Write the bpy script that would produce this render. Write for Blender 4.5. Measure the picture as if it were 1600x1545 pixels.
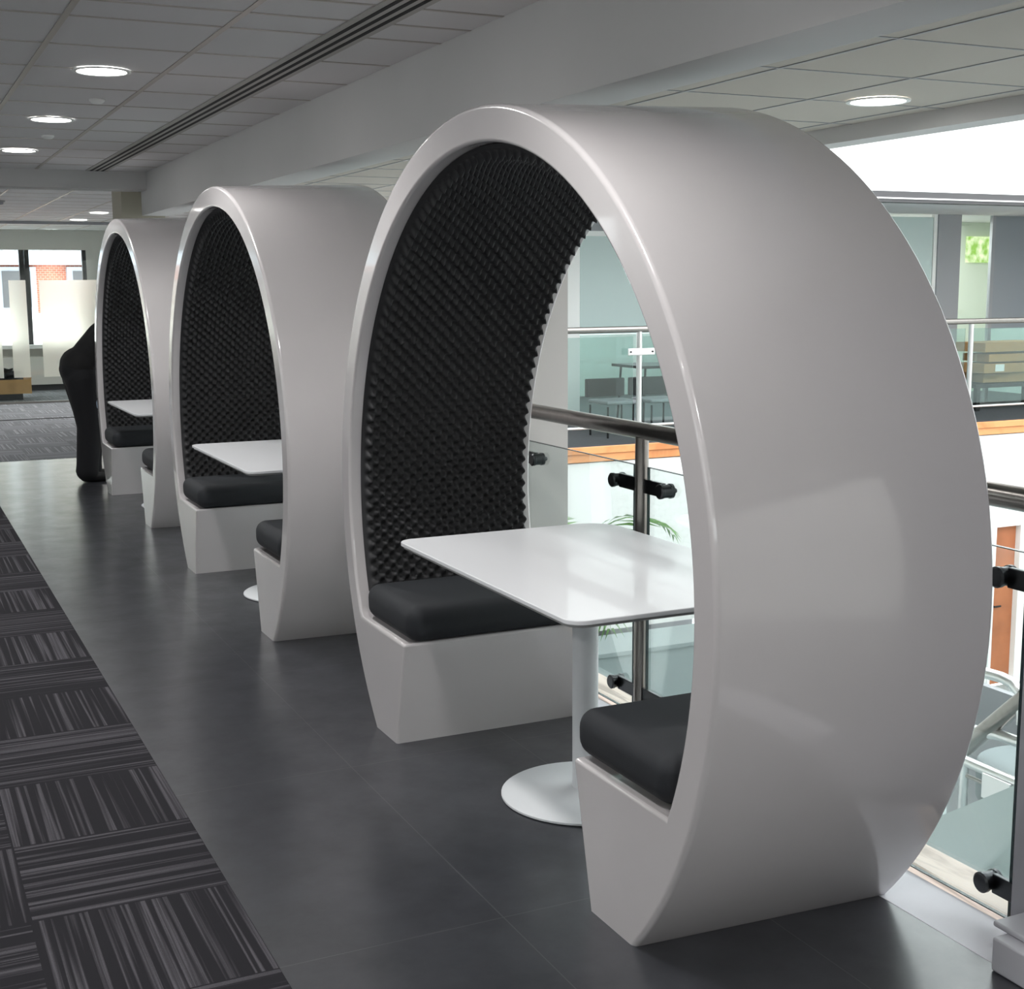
import bpy, bmesh, math, random
from mathutils import Vector, Matrix
from math import sin, cos, pi, radians, sqrt, asin

for o in list(bpy.data.objects): bpy.data.objects.remove(o)
sc = bpy.context.scene
COL = sc.collection
R = random.Random(7)

# ------------------------------------------------------------------ camera
CAM = Vector((-1.5779, -3.792, 1.6)); YAW, PITCH, ROLL, FPX = 0.4413, -0.1529, -0.0063, 2092.0
F = Vector((sin(YAW)*cos(PITCH), cos(YAW)*cos(PITCH), sin(PITCH)))
RT = Vector((cos(YAW), -sin(YAW), 0)); UP = RT.cross(F)
R2 = RT*cos(ROLL) + UP*sin(ROLL); U2 = -RT*sin(ROLL) + UP*cos(ROLL)
cd = bpy.data.cameras.new('camera'); cam = bpy.data.objects.new('camera', cd); COL.objects.link(cam)
cd.sensor_fit = 'HORIZONTAL'; cd.sensor_width = 36; cd.lens = FPX/1600*36; cd.clip_end = 200; cd.clip_start = .05
m = Matrix((R2, U2, -F)).transposed().to_4x4(); m.translation = CAM; cam.matrix_world = m
sc.camera = cam

# ------------------------------------------------------------------ world, exposure
sc.view_settings.view_transform = 'Standard'; sc.view_settings.look = 'None'
sc.view_settings.exposure = 0.35; sc.view_settings.gamma = 1; sc.view_settings.use_curve_mapping = False
w = bpy.data.worlds.new('overcast_sky'); sc.world = w; w.use_nodes = True
bg = w.node_tree.nodes['Background']; bg.inputs['Color'].default_value = (.97, .98, 1, 1); bg.inputs['Strength'].default_value = 3.9

# ------------------------------------------------------------------ materials
def lin(c):
    return tuple((v/255/12.92 if v <= 10.3 else ((v/255+.055)/1.055)**2.4) for v in c) + (1,)
def nodes(m):
    return m.node_tree.nodes, m.node_tree.links
def mat(name, rgb, rough=.5, metal=0, spec=.5, coat=0, var=0, vscale=8, bump=0, bscale=200):
    m = bpy.data.materials.new(name); m.use_nodes = True
    N, L = nodes(m); b = N['Principled BSDF']
    b.inputs['Base Color'].default_value = lin(rgb); b.inputs['Roughness'].default_value = rough
    b.inputs['Metallic'].default_value = metal; b.inputs['Specular IOR Level'].default_value = spec
    b.inputs['Coat Weight'].default_value = coat; b.inputs['Coat Roughness'].default_value = .05
    tc = N.new('ShaderNodeTexCoord')
    if var:
        n = N.new('ShaderNodeTexNoise'); n.inputs['Scale'].default_value = vscale; n.inputs['Detail'].default_value = 5
        L.new(tc.outputs['Object'], n.inputs['Vector'])
        r = N.new('ShaderNodeValToRGB'); c = lin(rgb)
        r.color_ramp.elements[0].position = .3; r.color_ramp.elements[1].position = .7
        r.color_ramp.elements[0].color = tuple(v*(1-var) for v in c[:3])+(1,); r.color_ramp.elements[1].color = tuple(min(1, v*(1+var)) for v in c[:3])+(1,)
        L.new(n.outputs['Fac'], r.inputs['Fac']); L.new(r.outputs['Color'], b.inputs['Base Color'])
    if bump:
        n = N.new('ShaderNodeTexNoise'); n.inputs['Scale'].default_value = bscale
        L.new(tc.outputs['Object'], n.inputs['Vector'])
        bp = N.new('ShaderNodeBump'); bp.inputs['Strength'].default_value = bump; bp.inputs['Distance'].default_value = .002
        L.new(n.outputs['Fac'], bp.inputs['Height']); L.new(bp.outputs['Normal'], b.inputs['Normal'])
    return m
def emit(name, rgb, s):
    m = bpy.data.materials.new(name); m.use_nodes = True; N, L = nodes(m)
    e = N.new('ShaderNodeEmission'); e.inputs['Color'].default_value = lin(rgb); e.inputs['Strength'].default_value = s
    L.new(e.outputs[0], N['Material Output'].inputs['Surface']); return m
def glass(name, tint, refl=.06, rough=.02):
    m = bpy.data.materials.new(name); m.use_nodes = True; N, L = nodes(m)
    t = N.new('ShaderNodeBsdfTransparent'); t.inputs['Color'].default_value = lin(tint)
    g = N.new('ShaderNodeBsdfGlossy'); g.inputs['Roughness'].default_value = rough; g.inputs['Color'].default_value = (.9, .95, .95, 1)
    lw = N.new('ShaderNodeLayerWeight'); lw.inputs['Blend'].default_value = .25
    mu = N.new('ShaderNodeMath'); mu.operation = 'MULTIPLY_ADD'; mu.inputs[1].default_value = .35; mu.inputs[2].default_value = refl
    L.new(lw.outputs['Fresnel'], mu.inputs[0])
    x = N.new('ShaderNodeMixShader'); L.new(mu.outputs[0], x.inputs[0]); L.new(t.outputs[0], x.inputs[1]); L.new(g.outputs[0], x.inputs[2])
    L.new(x.outputs[0], N['Material Output'].inputs['Surface']); return m
def frosted(name, rgb):
    """etched film: spreads what comes through it forward"""
    m = bpy.data.materials.new(name); m.use_nodes = True; N, L = nodes(m)
    t = N.new('ShaderNodeBsdfTranslucent'); t.inputs['Color'].default_value = lin(rgb)
    g = N.new('ShaderNodeBsdfRefraction'); g.inputs['Color'].default_value = lin(rgb); g.inputs['Roughness'].default_value = .45; g.inputs['IOR'].default_value = 1.2
    d = N.new('ShaderNodeBsdfDiffuse'); d.inputs['Color'].default_value = lin(rgb)
    x = N.new('ShaderNodeMixShader'); x.inputs[0].default_value = .8; L.new(t.outputs[0], x.inputs[1]); L.new(g.outputs[0], x.inputs[2])
    y = N.new('ShaderNodeMixShader'); y.inputs[0].default_value = .85; L.new(d.outputs[0], y.inputs[1]); L.new(x.outputs[0], y.inputs[2])
    L.new(y.outputs[0], N['Material Output'].inputs['Surface']); return m

M_SHELL = mat('glossy_fibreglass', (193, 189, 190), .22, coat=.8, var=.02, vscale=3)
M_FOAM = mat('acoustic_foam', (43, 43, 45), .62, spec=.4)
M_FABRIC = mat('black_fabric', (30, 33, 38), .75, bump=.35, bscale=900)
M_TABLE = mat('white_laminate', (226, 227, 230), .32, coat=.15)
M_TABLEMETAL = mat('white_powder_coat', (214, 217, 220), .4)
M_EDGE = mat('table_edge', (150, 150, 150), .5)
M_WALL = mat('painted_wall', (208, 205, 200), .8, var=.02, vscale=2)
M_BEAM = mat('painted_beam', (200, 199, 199), .8, var=.02, vscale=2)
M_COLUMN = mat('painted_column', (196, 194, 192), .6)
M_COLNEAR = mat('shaded_column_paint', (160, 160, 166), .5)  # near column's weaker light put into a darker base colour
M_COLFAR = mat('beige_column_paint', (168, 163, 148), .7)
M_CEIL2 = mat('cream_ceiling_tile', (186, 180, 172), .9)
M_GEDGE = mat('glass_edge', (34, 52, 54), .2)
M_WHITE = mat('bright_white_paint', (240, 242, 240), .7)
M_CEIL = mat('mineral_ceiling_tile', (216, 215, 216), .9, var=.03, vscale=300)
M_GRID = mat('ceiling_grid_bar', (178, 172, 166), .4, metal=.6)
M_DARK = mat('dark_slot', (18, 18, 18), .8)
M_STEEL = mat('brushed_steel', (150, 146, 142), .28, metal=1, var=.06, vscale=30)
M_STEELD = mat('dark_steel_fitting', (70, 72, 74), .28, metal=1)
M_STEELW = mat('bright_steel', (225, 225, 225), .3, metal=1)
M_CLEAR = glass('clear_glass', (252, 255, 254), refl=.02)
M_TEAL = glass('teal_tinted_glass', (224, 235, 233), refl=.05)
M_FROST = frosted('frosted_film', (254, 252, 246))
M_FROSTG = mat('frosted_grey_glass', (190, 208, 206), .3)
M_STRIP = mat('pale_floor_tile', (212, 211, 218), .5, var=.04, vscale=5)
M_STONE = mat('grey_gallery_carpet', (70, 72, 76), .9, var=.1, vscale=30)
M_LOWER = mat('lower_floor_vinyl', (138, 150, 150), .5)
M_TEALP = mat('teal_grey_panel', (176, 190, 190), .45)
M_GREYP = mat('grey_panel', (150, 152, 156), .5)
M_DOORW = mat('orange_brown_veneer', (176, 108, 70), .5, var=.12, vscale=4)
M_CARD = mat('brown_cardboard', (176, 138, 92), .85, var=.08, vscale=6)
M_BLACKP = mat('black_plastic', (22, 22, 24), .5)
M_CLOTH = mat('black_clothing', (20, 20, 22), .9, var=.15, vscale=14)
M_TROUS = mat('black_trousers', (17, 18, 22), .9)
M_SKIN = mat('skin', (196, 150, 126), .55)
M_HAIR = mat('dark_hair', (35, 26, 20), .7)
M_GLOVE = mat('blue_grey_glove', (120, 135, 150), .8)
M_LEAF = mat('palm_leaf', (92, 140, 62), .5, var=.2, vscale=9)
M_POT = mat('grey_pot', (120, 120, 122), .6)
M_LIGHT = emit('lamp_diffuser', (255, 253, 248), 20)
M_BRICK = None

def wood(name, a, b_, sy, sx=14):
    m = bpy.data.materials.new(name); m.use_nodes = True; N, L = nodes(m); b = N['Principled BSDF']
    tc = N.new('ShaderNodeTexCoord'); mp = N.new('ShaderNodeMapping'); mp.inputs['Scale'].default_value = (sx, sy, sx)
    n = N.new('ShaderNodeTexNoise'); n.inputs['Scale'].default_value = 1; n.inputs['Detail'].default_value = 6; n.inputs['Distortion'].default_value = 1.2
    r = N.new('ShaderNodeValToRGB'); e = r.color_ramp.elements
    e[0].position = .38; e[0].color = lin(b_); e[1].position = .5; e[1].color = lin(a)
    L.new(tc.outputs['Object'], mp.inputs['Vector']); L.new(mp.outputs[0], n.inputs['Vector']); L.new(n.outputs['Fac'], r.inputs['Fac'])
    L.new(r.outputs['Color'], b.inputs['Base Color']); b.inputs['Roughness'].default_value = .5; return m
M_LEDGE = wood('pale_pine_board', (250, 228, 212), (176, 150, 130), 1.6, 16)
M_FASCIA = wood('orange_timber', (230, 160, 104), (206, 132, 80), 10, 1.2)

def vmath(N, L, op, a, b=None, c=None):
    n = N.new('ShaderNodeMath'); n.operation = op
    for i, v in enumerate((a, b, c)):
        if v is None: continue
        if isinstance(v, (int, float)): n.inputs[i].default_value = v
        else: L.new(v, n.inputs[i])
    return n.outputs[0]

def carpet_material(name, tile, ox, oy, dark, light):
    """striped carpet tiles laid quarter-turned"""
    m = bpy.data.materials.new(name); m.use_nodes = True; N, L = nodes(m); b = N['Principled BSDF']
    tc = N.new('ShaderNodeTexCoord'); s = N.new('ShaderNodeSeparateXYZ'); L.new(tc.outputs['Object'], s.inputs[0])
    u = vmath(N, L, 'DIVIDE', vmath(N, L, 'SUBTRACT', s.outputs[0], ox), tile)
    v = vmath(N, L, 'DIVIDE', vmath(N, L, 'SUBTRACT', s.outputs[1], oy), tile)
    fu, fv = vmath(N, L, 'FLOOR', u), vmath(N, L, 'FLOOR', v)
    par = vmath(N, L, 'MODULO', vmath(N, L, 'ABSOLUTE', vmath(N, L, 'ADD', vmath(N, L, 'ADD', fu, fv), 100)), 2)
    par = vmath(N, L, 'GREATER_THAN', par, .5)
    mx = N.new('ShaderNodeMix'); mx.data_type = 'FLOAT'; L.new(par, mx.inputs[0])
    L.new(s.outputs[0], mx.inputs[2]); L.new(s.outputs[1], mx.inputs[3])
    mo = N.new('ShaderNodeMix'); mo.data_type = 'FLOAT'; L.new(par, mo.inputs[0])
    L.new(s.outputs[1], mo.inputs[2]); L.new(s.outputs[0], mo.inputs[3])
    seed = vmath(N, L, 'MULTIPLY', vmath(N, L, 'ADD', vmath(N, L, 'MULTIPLY', fu, 3.7), vmath(N, L, 'MULTIPLY', fv, 5.3)), 1.0)
    def noise(sc1, sc2, off):
        cx = N.new('ShaderNodeCombineXYZ')
        L.new(vmath(N, L, 'MULTIPLY', mx.outputs[0], sc1), cx.inputs[0])
        L.new(vmath(N, L, 'MULTIPLY', mo.outputs[0], sc2), cx.inputs[1])
        L.new(vmath(N, L, 'ADD', seed, off), cx.inputs[2])
        n = N.new('ShaderNodeTexNoise'); n.inputs['Scale'].default_value = 1; n.inputs['Detail'].default_value = 1.5
        L.new(cx.outputs[0], n.inputs['Vector']); return n.outputs['Fac']
    n1 = noise(62, .6, 0); n2 = noise(210, 2, 9)
    st = N.new('ShaderNodeMapRange'); st.interpolation_type = 'SMOOTHSTEP'; L.new(n1, st.inputs[0]); st.inputs[1].default_value = .48; st.inputs[2].default_value = .62
    st2 = N.new('ShaderNodeMapRange'); L.new(n2, st2.inputs[0]); st2.inputs[1].default_value = .4; st2.inputs[2].default_value = .6
    amt = vmath(N, L, 'MULTIPLY', st.outputs[0], vmath(N, L, 'MULTIPLY_ADD', st2.outputs[0], .6, .4))
    pile = N.new('ShaderNodeTexNoise'); pile.inputs['Scale'].default_value = 420; L.new(tc.outputs['Object'], pile.inputs['Vector'])
    amt = vmath(N, L, 'MULTIPLY', amt, vmath(N, L, 'MULTIPLY_ADD', pile.outputs['Fac'], 1.2, .4))
    # joints
    def edge(x):
        fr = vmath(N, L, 'FRACT', x); return vmath(N, L, 'LESS_THAN', vmath(N, L, 'MINIMUM', fr, vmath(N, L, 'SUBTRACT', 1, fr)), .006)
    ed = vmath(N, L, 'MAXIMUM', edge(u), edge(v))
    amt = vmath(N, L, 'MULTIPLY', amt, vmath(N, L, 'SUBTRACT', 1, ed))
    r = N.new('ShaderNodeValToRGB'); r.color_ramp.elements[0].color = lin(dark); r.color_ramp.elements[1].color = lin(light)
    L.new(amt, r.inputs['Fac']); L.new(r.outputs['Color'], b.inputs['Base Color'])
    b.inputs['Roughness'].default_value = .95; b.inputs['Specular IOR Level'].default_value = .15
    bp = N.new('ShaderNodeBump'); bp.inputs['Strength'].default_value = .5; bp.inputs['Distance'].default_value = .004
    L.new(amt, bp.inputs['Height']); L.new(bp.outputs['Normal'], b.inputs['Normal'])
    return m
M_CARPET = carpet_material('striped_carpet_tiles', .51, -.81, -.35, (36, 35, 39), (84, 82, 87))
M_CARPET2 = carpet_material('grey_carpet_tiles', .51, -.81, 9.7, (112, 114, 118), (158, 160, 164))

def vinyl_material():
    m = bpy.data.materials.new('charcoal_vinyl_tiles'); m.use_nodes = True; N, L = nodes(m); b = N['Principled BSDF']
    tc = N.new('ShaderNodeTexCoord'); s = N.new('ShaderNodeSeparateXYZ'); L.new(tc.outputs['Object'], s.inputs[0])
    n = N.new('ShaderNodeTexNoise'); n.inputs['Scale'].default_value = 5; n.inputs['Detail'].default_value = 9; n.inputs['Roughness'].default_value = .65
    L.new(tc.outputs['Object'], n.inputs['Vector'])
    r = N.new('ShaderNodeValToRGB'); e = r.color_ramp.elements
    e[0].position = .35; e[0].color = lin((40, 41, 46)); e[1].position = .75; e[1].color = lin((60, 61, 66))
    L.new(n.outputs['Fac'], r.inputs['Fac'])
    def edge(x, t, o):
        u = vmath(N, L, 'DIVIDE', vmath(N, L, 'SUBTRACT', x, o), t)
        fr = vmath(N, L, 'FRACT', u); return vmath(N, L, 'LESS_THAN', vmath(N, L, 'MINIMUM', fr, vmath(N, L, 'SUBTRACT', 1, fr)), .0016/t)
    ed = vmath(N, L, 'MAXIMUM', edge(s.outputs[0], .61, -.22), edge(s.outputs[1], 1.22, -.85))
    mx = N.new('ShaderNodeMix'); mx.data_type = 'RGBA'; L.new(vmath(N, L, 'MULTIPLY', ed, .5), mx.inputs[0]); L.new(r.outputs['Color'], mx.inputs[6]); mx.inputs[7].default_value = lin((95, 95, 96))
    L.new(mx.outputs[2], b.inputs['Base Color'])
    rr = N.new('ShaderNodeMapRange'); L.new(n.outputs['Fac'], rr.inputs[0]); rr.inputs[1].default_value = .3; rr.inputs[2].default_value = .7; rr.inputs[3].default_value = .36; rr.inputs[4].default_value = .29
    L.new(rr.outputs[0], b.inputs['Roughness']); b.inputs['Specular IOR Level'].default_value = .5; b.inputs['Coat Weight'].default_value = .45; b.inputs['Coat Roughness'].default_value = .2
    bp = N.new('ShaderNodeBump'); bp.inputs['Strength'].default_value = .012; bp.inputs['Distance'].default_value = .003
    L.new(n.outputs['Fac'], bp.inputs['Height']); L.new(bp.outputs['Normal'], b.inputs['Normal'])
    return m
M_VINYL = vinyl_material()

def brick_material():
    m = bpy.data.materials.new('red_brick'); m.use_nodes = True; N, L = nodes(m); b = N['Principled BSDF']
    tc = N.new('ShaderNodeTexCoord'); mp = N.new('ShaderNodeMapping'); mp.inputs['Rotation'].default_value = (radians(90), 0, 0)
    br = N.new('ShaderNodeTexBrick'); br.inputs['Color1'].default_value = lin((205, 120, 92)); br.inputs['Color2'].default_value = lin((190, 104, 80)); br.inputs['Mortar'].default_value = lin((205, 190, 175))
    br.inputs['Scale'].default_value = 4.5; L.new(tc.outputs['Object'], mp.inputs[0]); L.new(mp.outputs[0], br.inputs['Vector']); L.new(br.outputs['Color'], b.inputs['Base Color'])
    b.inputs['Roughness'].default_value = .9; return m
M_BRICK = brick_material()

# ------------------------------------------------------------------ mesh helpers
def tag(o, label=None, cat=None, group=None, kind=None):
    if label: o['label'] = label
    if cat: o['category'] = cat
    if group: o['group'] = group
    if kind: o['kind'] = kind
    return o
def empty(name, loc, label, cat, group=None):
    o = bpy.data.objects.new(name, None); COL.objects.link(o); o.location = loc; o.empty_display_size = .1
    return tag(o, label, cat, group)
def smooth_by_angle(me, deg=35):
    me.shade_smooth() if hasattr(me, 'shade_smooth') else None
    bm = bmesh.new(); bm.from_mesh(me)
    for e in bm.edges:
        if len(e.link_faces) == 2 and e.calc_face_angle(0) > radians(deg): e.smooth = False
    bm.to_mesh(me); bm.free()
def obj(name, bm, m, parent=None, smooth=True, bevel=0, seg=3):
    bmesh.ops.recalc_face_normals(bm, faces=bm.faces[:])
    me = bpy.data.meshes.new(name); bm.to_mesh(me); bm.free()
    o = bpy.data.objects.new(name, me); COL.objects.link(o); me.materials.append(m)
    if parent: o.parent = parent
    if smooth and not bevel: smooth_by_angle(me)
    if bevel:
        md = o.modifiers.new('bevel', 'BEVEL'); md.width = bevel; md.segments = seg; md.limit_method = 'ANGLE'; md.angle_limit = radians(40); md.harden_normals = True
        me.shade_smooth()
    return o
def box(bm, x0, x1, y0, y1, z0, z1, mtx=None):
    vs = [bm.verts.new((x, y, z)) for z in (z0, z1) for x, y in ((x0, y0), (x1, y0), (x1, y1), (x0, y1))]
    if mtx: bmesh.ops.transform(bm, matrix=mtx, verts=vs)
    for f in ((3, 2, 1, 0), (4, 5, 6, 7), (0, 1, 5, 4), (1, 2, 6, 5), (2, 3, 7, 6), (3, 0, 4, 7)): bm.faces.new([vs[i] for i in f])
    return vs
def BX(*a):
    bm = bmesh.new(); box(bm, *a); return bm
def struct(name, bm, m, bevel=0):
    o = obj(name, bm, m, bevel=bevel); o['kind'] = 'structure'; return o
def tube(bm, pts, r, seg=16, cap=True):
    pts = [Vector(p) for p in pts]; rs = r if isinstance(r, (list, tuple)) else [r]*len(pts)
    rings = []; prev = None
    for i, p in enumerate(pts):
        d = (pts[min(i+1, len(pts)-1)] - pts[max(i-1, 0)]).normalized()
        a = prev - d*prev.dot(d) if prev else d.orthogonal()
        a.normalize(); prev = a; b = d.cross(a)
        rings.append([bm.verts.new(p + (a*cos(2*pi*k/seg) + b*sin(2*pi*k/seg))*rs[i]) for k in range(seg)])
    for A, B in zip(rings, rings[1:]):
        for k in range(seg): bm.faces.new((A[k], A[(k+1) % seg], B[(k+1) % seg], B[k]))
    if cap: bm.faces.new(rings[0][::-1]); bm.faces.new(rings[-1])
def TB(*a, **k):
    bm = bmesh.new(); tube(bm, *a, **k); return bm
def lathe(prof, seg=48, at=(0, 0, 0)):
    bm = bmesh.new(); rings = []
    for r, z in prof:
        if r < 1e-6: rings.append([bm.verts.new((at[0], at[1], at[2]+z))])
        else: rings.append([bm.verts.new((at[0]+r*cos(2*pi*k/seg), at[1]+r*sin(2*pi*k/seg), at[2]+z)) for k in range(seg)])
    for A, B in zip(rings, rings[1:]):
        for k in range(seg):
            a0, a1 = A[k % len(A)], A[(k+1) % seg % len(A)]; b0, b1 = B[k % len(B)], B[(k+1) % seg % len(B)]
            fs = list(dict.fromkeys((a0, a1, b1, b0)))
            if len(fs) > 2: bm.faces.new(fs)
    return bm
def prism(poly, axis, lo, hi):
    """extrude a 2D outline; axis 'x': outline in (y,z), 'z': (x,y), 'y': (x,z)"""
    bm = bmesh.new()
    def P(p, t): return {'x': (t, p[0], p[1]), 'y': (p[0], t, p[1]), 'z': (p[0], p[1], t)}[axis]
    A = [bm.verts.new(P(p, lo)) for p in poly]; B = [bm.verts.new(P(p, hi)) for p in poly]; n = len(poly)
    bm.faces.new(A); bm.faces.new(B[::-1])
    for i in range(n): bm.faces.new((A[i], B[i], B[(i+1) % n], A[(i+1) % n]))
    return bm
def copy_tree(o, loc, **tags):
    r = o.copy(); COL.objects.link(r); r.location = loc
    for k, v in tags.items(): r[k] = v
    for ch in o.children:
        c = ch.copy(); COL.objects.link(c); c.parent = r
        for g in ch.children:
            d = g.copy(); COL.objects.link(d); d.parent = c
    return r

# ------------------------------------------------------------------ setting
CE, CR, CT = 2.58, 2.344, 2.9       # corridor ceiling, lower ceiling by the atrium, slab top
struct('floor', BX(-.81, .728, -7, 9.68, -.3, 0), M_VINYL)
struct('floor.001', BX(-6, -.812, -7, 9.68, -.3, .004), M_CARPET)
struct('floor.002', BX(-6, 2.6, 9.682, 19.4, -.3, .002), M_CARPET2)
bm = bmesh.new()
for k in range(28): box(bm, .7305, .905, -7+.6*k, -6.9985+.6*k+.597, -.3, -.0005)
struct('floor.003', bm, M_STRIP)
struct('floor.004', BX(.907, 2.6, -7, -1.492, -.3, 0), M_VINYL)
struct('trim_1', BX(.907, 1.08, -1.49, 8.09, -.06, -.004), M_LEDGE)
struct('trim_2', BX(.907, 1.06, -1.49, 8.09, -.32, -.062), M_WHITE)
struct('trim_3', BX(-6, 2.6, 14.0, 14.06, .003, .008), M_DARK)
struct('ceiling', BX(-6, .578, -7, 8.0, CE, CT), M_CEIL)
struct('ceiling.001', BX(-6, 2.6, 8.2, 19.4, CE, CT), M_CEIL)
struct('ceiling.002', BX(.822, 2.6, -7, 8.0, CR, CT), M_CEIL2)
struct('trim_4', BX(.58, .82, -7, 8.2, 2.236, CT), M_BEAM)                  # long downstand beam
struct('trim_5', BX(-6, .578, 7.92, 8.198, 2.435, CE), M_BEAM)              # cross beam
bm = bmesh.new(); box(bm, 2.602, 2.76, -7, 8.0, 2.27, 5.4); struct('trim_6', bm, M_BEAM)
# ceiling grid bars
def grid_bars(name, xs, ys, x0, x1, y0, y1, z, m=M_GRID, wd=.012):
    bm = bmesh.new()
    for x in xs: box(bm, x-wd, x+wd, y0, y1, z-.003, z-.0002)
    for y in ys: box(bm, x0, x1, y-wd*.8, y+wd*.8, z-.0025, z-.0002)
    struct(name, bm, m)
GY = [1.42+.6*k for k in range(-13, 12) if -6.9 < 1.42+.6*k < 7.9] + [1.12]
grid_bars('trim_7', [-.877-.6*k for k in range(0, 9)], GY, -6, .578, -7, 7.92, CE)
grid_bars('trim_13', [-.297], [], -6, .578, -7, 7.92, CE)
grid_bars('trim_8', [-.9-.6*k for k in range(8)]+[-.3, .3, .9, 1.5, 2.1], [8.4+.6*k for k in range(18)], -6, 2.6, 8.2, 19.4, CE)
grid_bars('trim_9', [.845, 1.303, 1.89, 2.48], [.13+.6*k for k in range(-12, 14) if -6.9 < .13+.6*k < 7.9], .822, 2.6, -7, 8.0, CR, M_GREYP, .006)

# walls
bm = bmesh.new(); box(bm, -6.2, -6.002, -7, 19.4, -.3, 1.9); box(bm, -6.2, -6.002, -7, 19.4, 2.4, CT)
for k in range(10): box(bm, -6.2, -6.002, -7+2.62*k, -6.2+2.62*k, 1.9, 2.4)
struct('wall_left', bm, M_WALL)
struct('window_10', BX(-6.11, -6.10, -6.6, 19, 1.9, 2.4), M_CLEAR)  # made-up window out of view, lets in soft light from the left
bm = bmesh.new(); box(bm, -6.2, 14, -7.2, -7.002, -3.3, 1.8); box(bm, -6.2, 14, -7.2, -7.002, 2.4, 5.4); box(bm, .6, 14, -7.2, -7.002, 1.8, 2.4)
for x in (-6.2, -4.1, -1.9, .4): box(bm, x, x+.2, -7.2, -7.002, 1.8, 2.4)
struct('wall_back', bm, M_WALL)
struct('window_11', BX(-6, .6, -7.11, -7.10, 1.8, 2.4), M_CLEAR)  # window behind the camera, added for soft fill
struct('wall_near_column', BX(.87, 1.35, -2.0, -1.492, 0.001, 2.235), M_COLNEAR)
struct('wall_middle_column', BX(.93, 1.30, 1.69, 2.06, -.003, CR-.001), M_COLUMN)
struct('wall_far_column', BX(.43, .80, 8.32, 8.8, 0.003, CE-.001), M_COLFAR)
bm = bmesh.new(); box(bm, .70, .868, -1.99, -1.60, .001, .085); box(bm, .74, .868, -1.98, -1.56, .085, .10); struct('baseboard_near_column', bm, mat('plinth_paint', (178, 178, 184), .4), bevel=.006)
struct('wall_under_gallery', BX(1.0, 1.055, -7, 8.13, -3.3, -.321), M_WHITE)
struct('wall_atrium_right', BX(14, 14.2, -7, 14.2, -3.3, 5.4), M_WHITE)
# lower level
struct('floor_lower', BX(1.06, 14, -7, 8.14, -3.5, -3.3), M_LOWER)
bm = bmesh.new()
box(bm, 1.06, 10.52, 8.142, 8.3, -1.95, -.17); box(bm, 10.95, 14, 8.142, 8.3, -3.3, -.17); box(bm, 10.52, 10.95, 8.142, 8.3, -1.28, -.17)
box(bm, 6.9, 10.52, 8.142, 8.3, -3.3, -1.95)
struct('wall_atrium_far', bm, M_WHITE)
struct('wall_lower_recess', BX(1.06, 6.9, 9.2, 9.3, -3.3, -1.9), M_GREYP)
struct('ceiling_lower_recess', BX(1.06, 6.9, 8.302, 9.2, -1.95, -1.88), M_GREYP)
struct('floor_lower_recess', BX(1.06, 6.9, 8.142, 9.2, -3.5, -3.3), M_LOWER)
d = struct('door_1', BX(10.54, 10.93, 8.2, 8.25, -3.298, -1.30), M_DOORW)
h = obj('handle', TB([(10.6, 8.2, -2.3), (10.6, 8.16, -2.3), (10.7, 8.16, -2.3)], .012), M_STEELD, d)
bm = bmesh.new(); box(bm, 10.5, 10.54, 8.12, 8.2, -3.3, -1.26); box(bm, 10.93, 10.99, 8.12, 8.2, -3.3, -1.26); box(bm, 10.54, 10.93, 8.12, 8.2, -1.3, -1.26); struct('trim_10', bm, M_WHITE)
# far gallery
struct('floor_far_gallery', BX(2.7, 14, 8.16, 14, -.16, -.02), M_STONE)
bm = bmesh.new(); box(bm, 1.07, 14, 8.10, 8.155, -.075, -.005); box(bm, 1.07, 14, 8.12, 8.155, -.16, -.075); struct('trim_11', bm, M_FASCIA, bevel=.004)
bm = bmesh.new(); box(bm, 2.77, 14, 8.14, 8.3, 2.52, 2.64); struct('trim_12', bm, mat('dark_grey_paint', (76, 76, 78), .5)); struct('trim_15', BX(2.77, 14, 8.125, 8.139, 2.555, 2.57), M_WHITE)
struct('ceiling_far_gallery', BX(2.77, 14, 8.3, 14, 2.54, 2.62), M_CEIL)
bm = bmesh.new(); box(bm, 2.7, 14, 14, 14.1, -.16, .9); box(bm, 2.7, 14, 14, 14.1, 2.3, 5.4); box(bm, 9.9, 14, 14, 14.1, .9, 2.3); box(bm, 2.7, 3.4, 14, 14.1, .9, 2.3); struct('wall_far_gallery', bm, M_WHITE)
struct('wall_gallery_divider', BX(2.602, 2.7, 8.0, 19.4, -.3, CT), M_WHITE)

def pane_wall(root, name, x0, x1, y, z0, z1, m, th=.012):
    return obj(name, BX(x0, x1, y, y+th, z0, z1), m, root, smooth=False)

# office front on the far gallery
op = empty('office_partition', (0, 10.3, 0), 'frosted grey glazed office front standing across the atrium behind the far rail', 'partition')
def P(name, x0, x1, z0, z1, m, y0=0, y1=.05): return obj(name, BX(x0, x1, y0, y1, z0, z1), m, op, smooth=False)
P('white_post', 5.80, 5.98, -.02, 2.54, M_WHITE); P('header', 5.98, 9.9, 2.26, 2.54, M_GREYP)
P('header_rail', 5.98, 9.9, 2.20, 2.26, M_WHITE)
P('frosted_pane', 5.99, 9.9, 1.05, 2.2, M_FROSTG, .01, .03); P('clear_pane', 5.99, 9.9, .02, 1.05, M_TEAL, .01, .03)
P('frosted_pane', 9.94, 11.35, 1.5, 2.5, M_FROSTG, .01, .03); P('grey_pane', 9.94, 11.35, -.02, 1.5, M_GREYP, .01, .03)
P('white_post', 11.36, 11.42, -.02, 2.54, M_WHITE); P('grey_post', 11.42, 11.82, -.02, 2.54, M_GREYP, -.02, .05)
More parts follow.
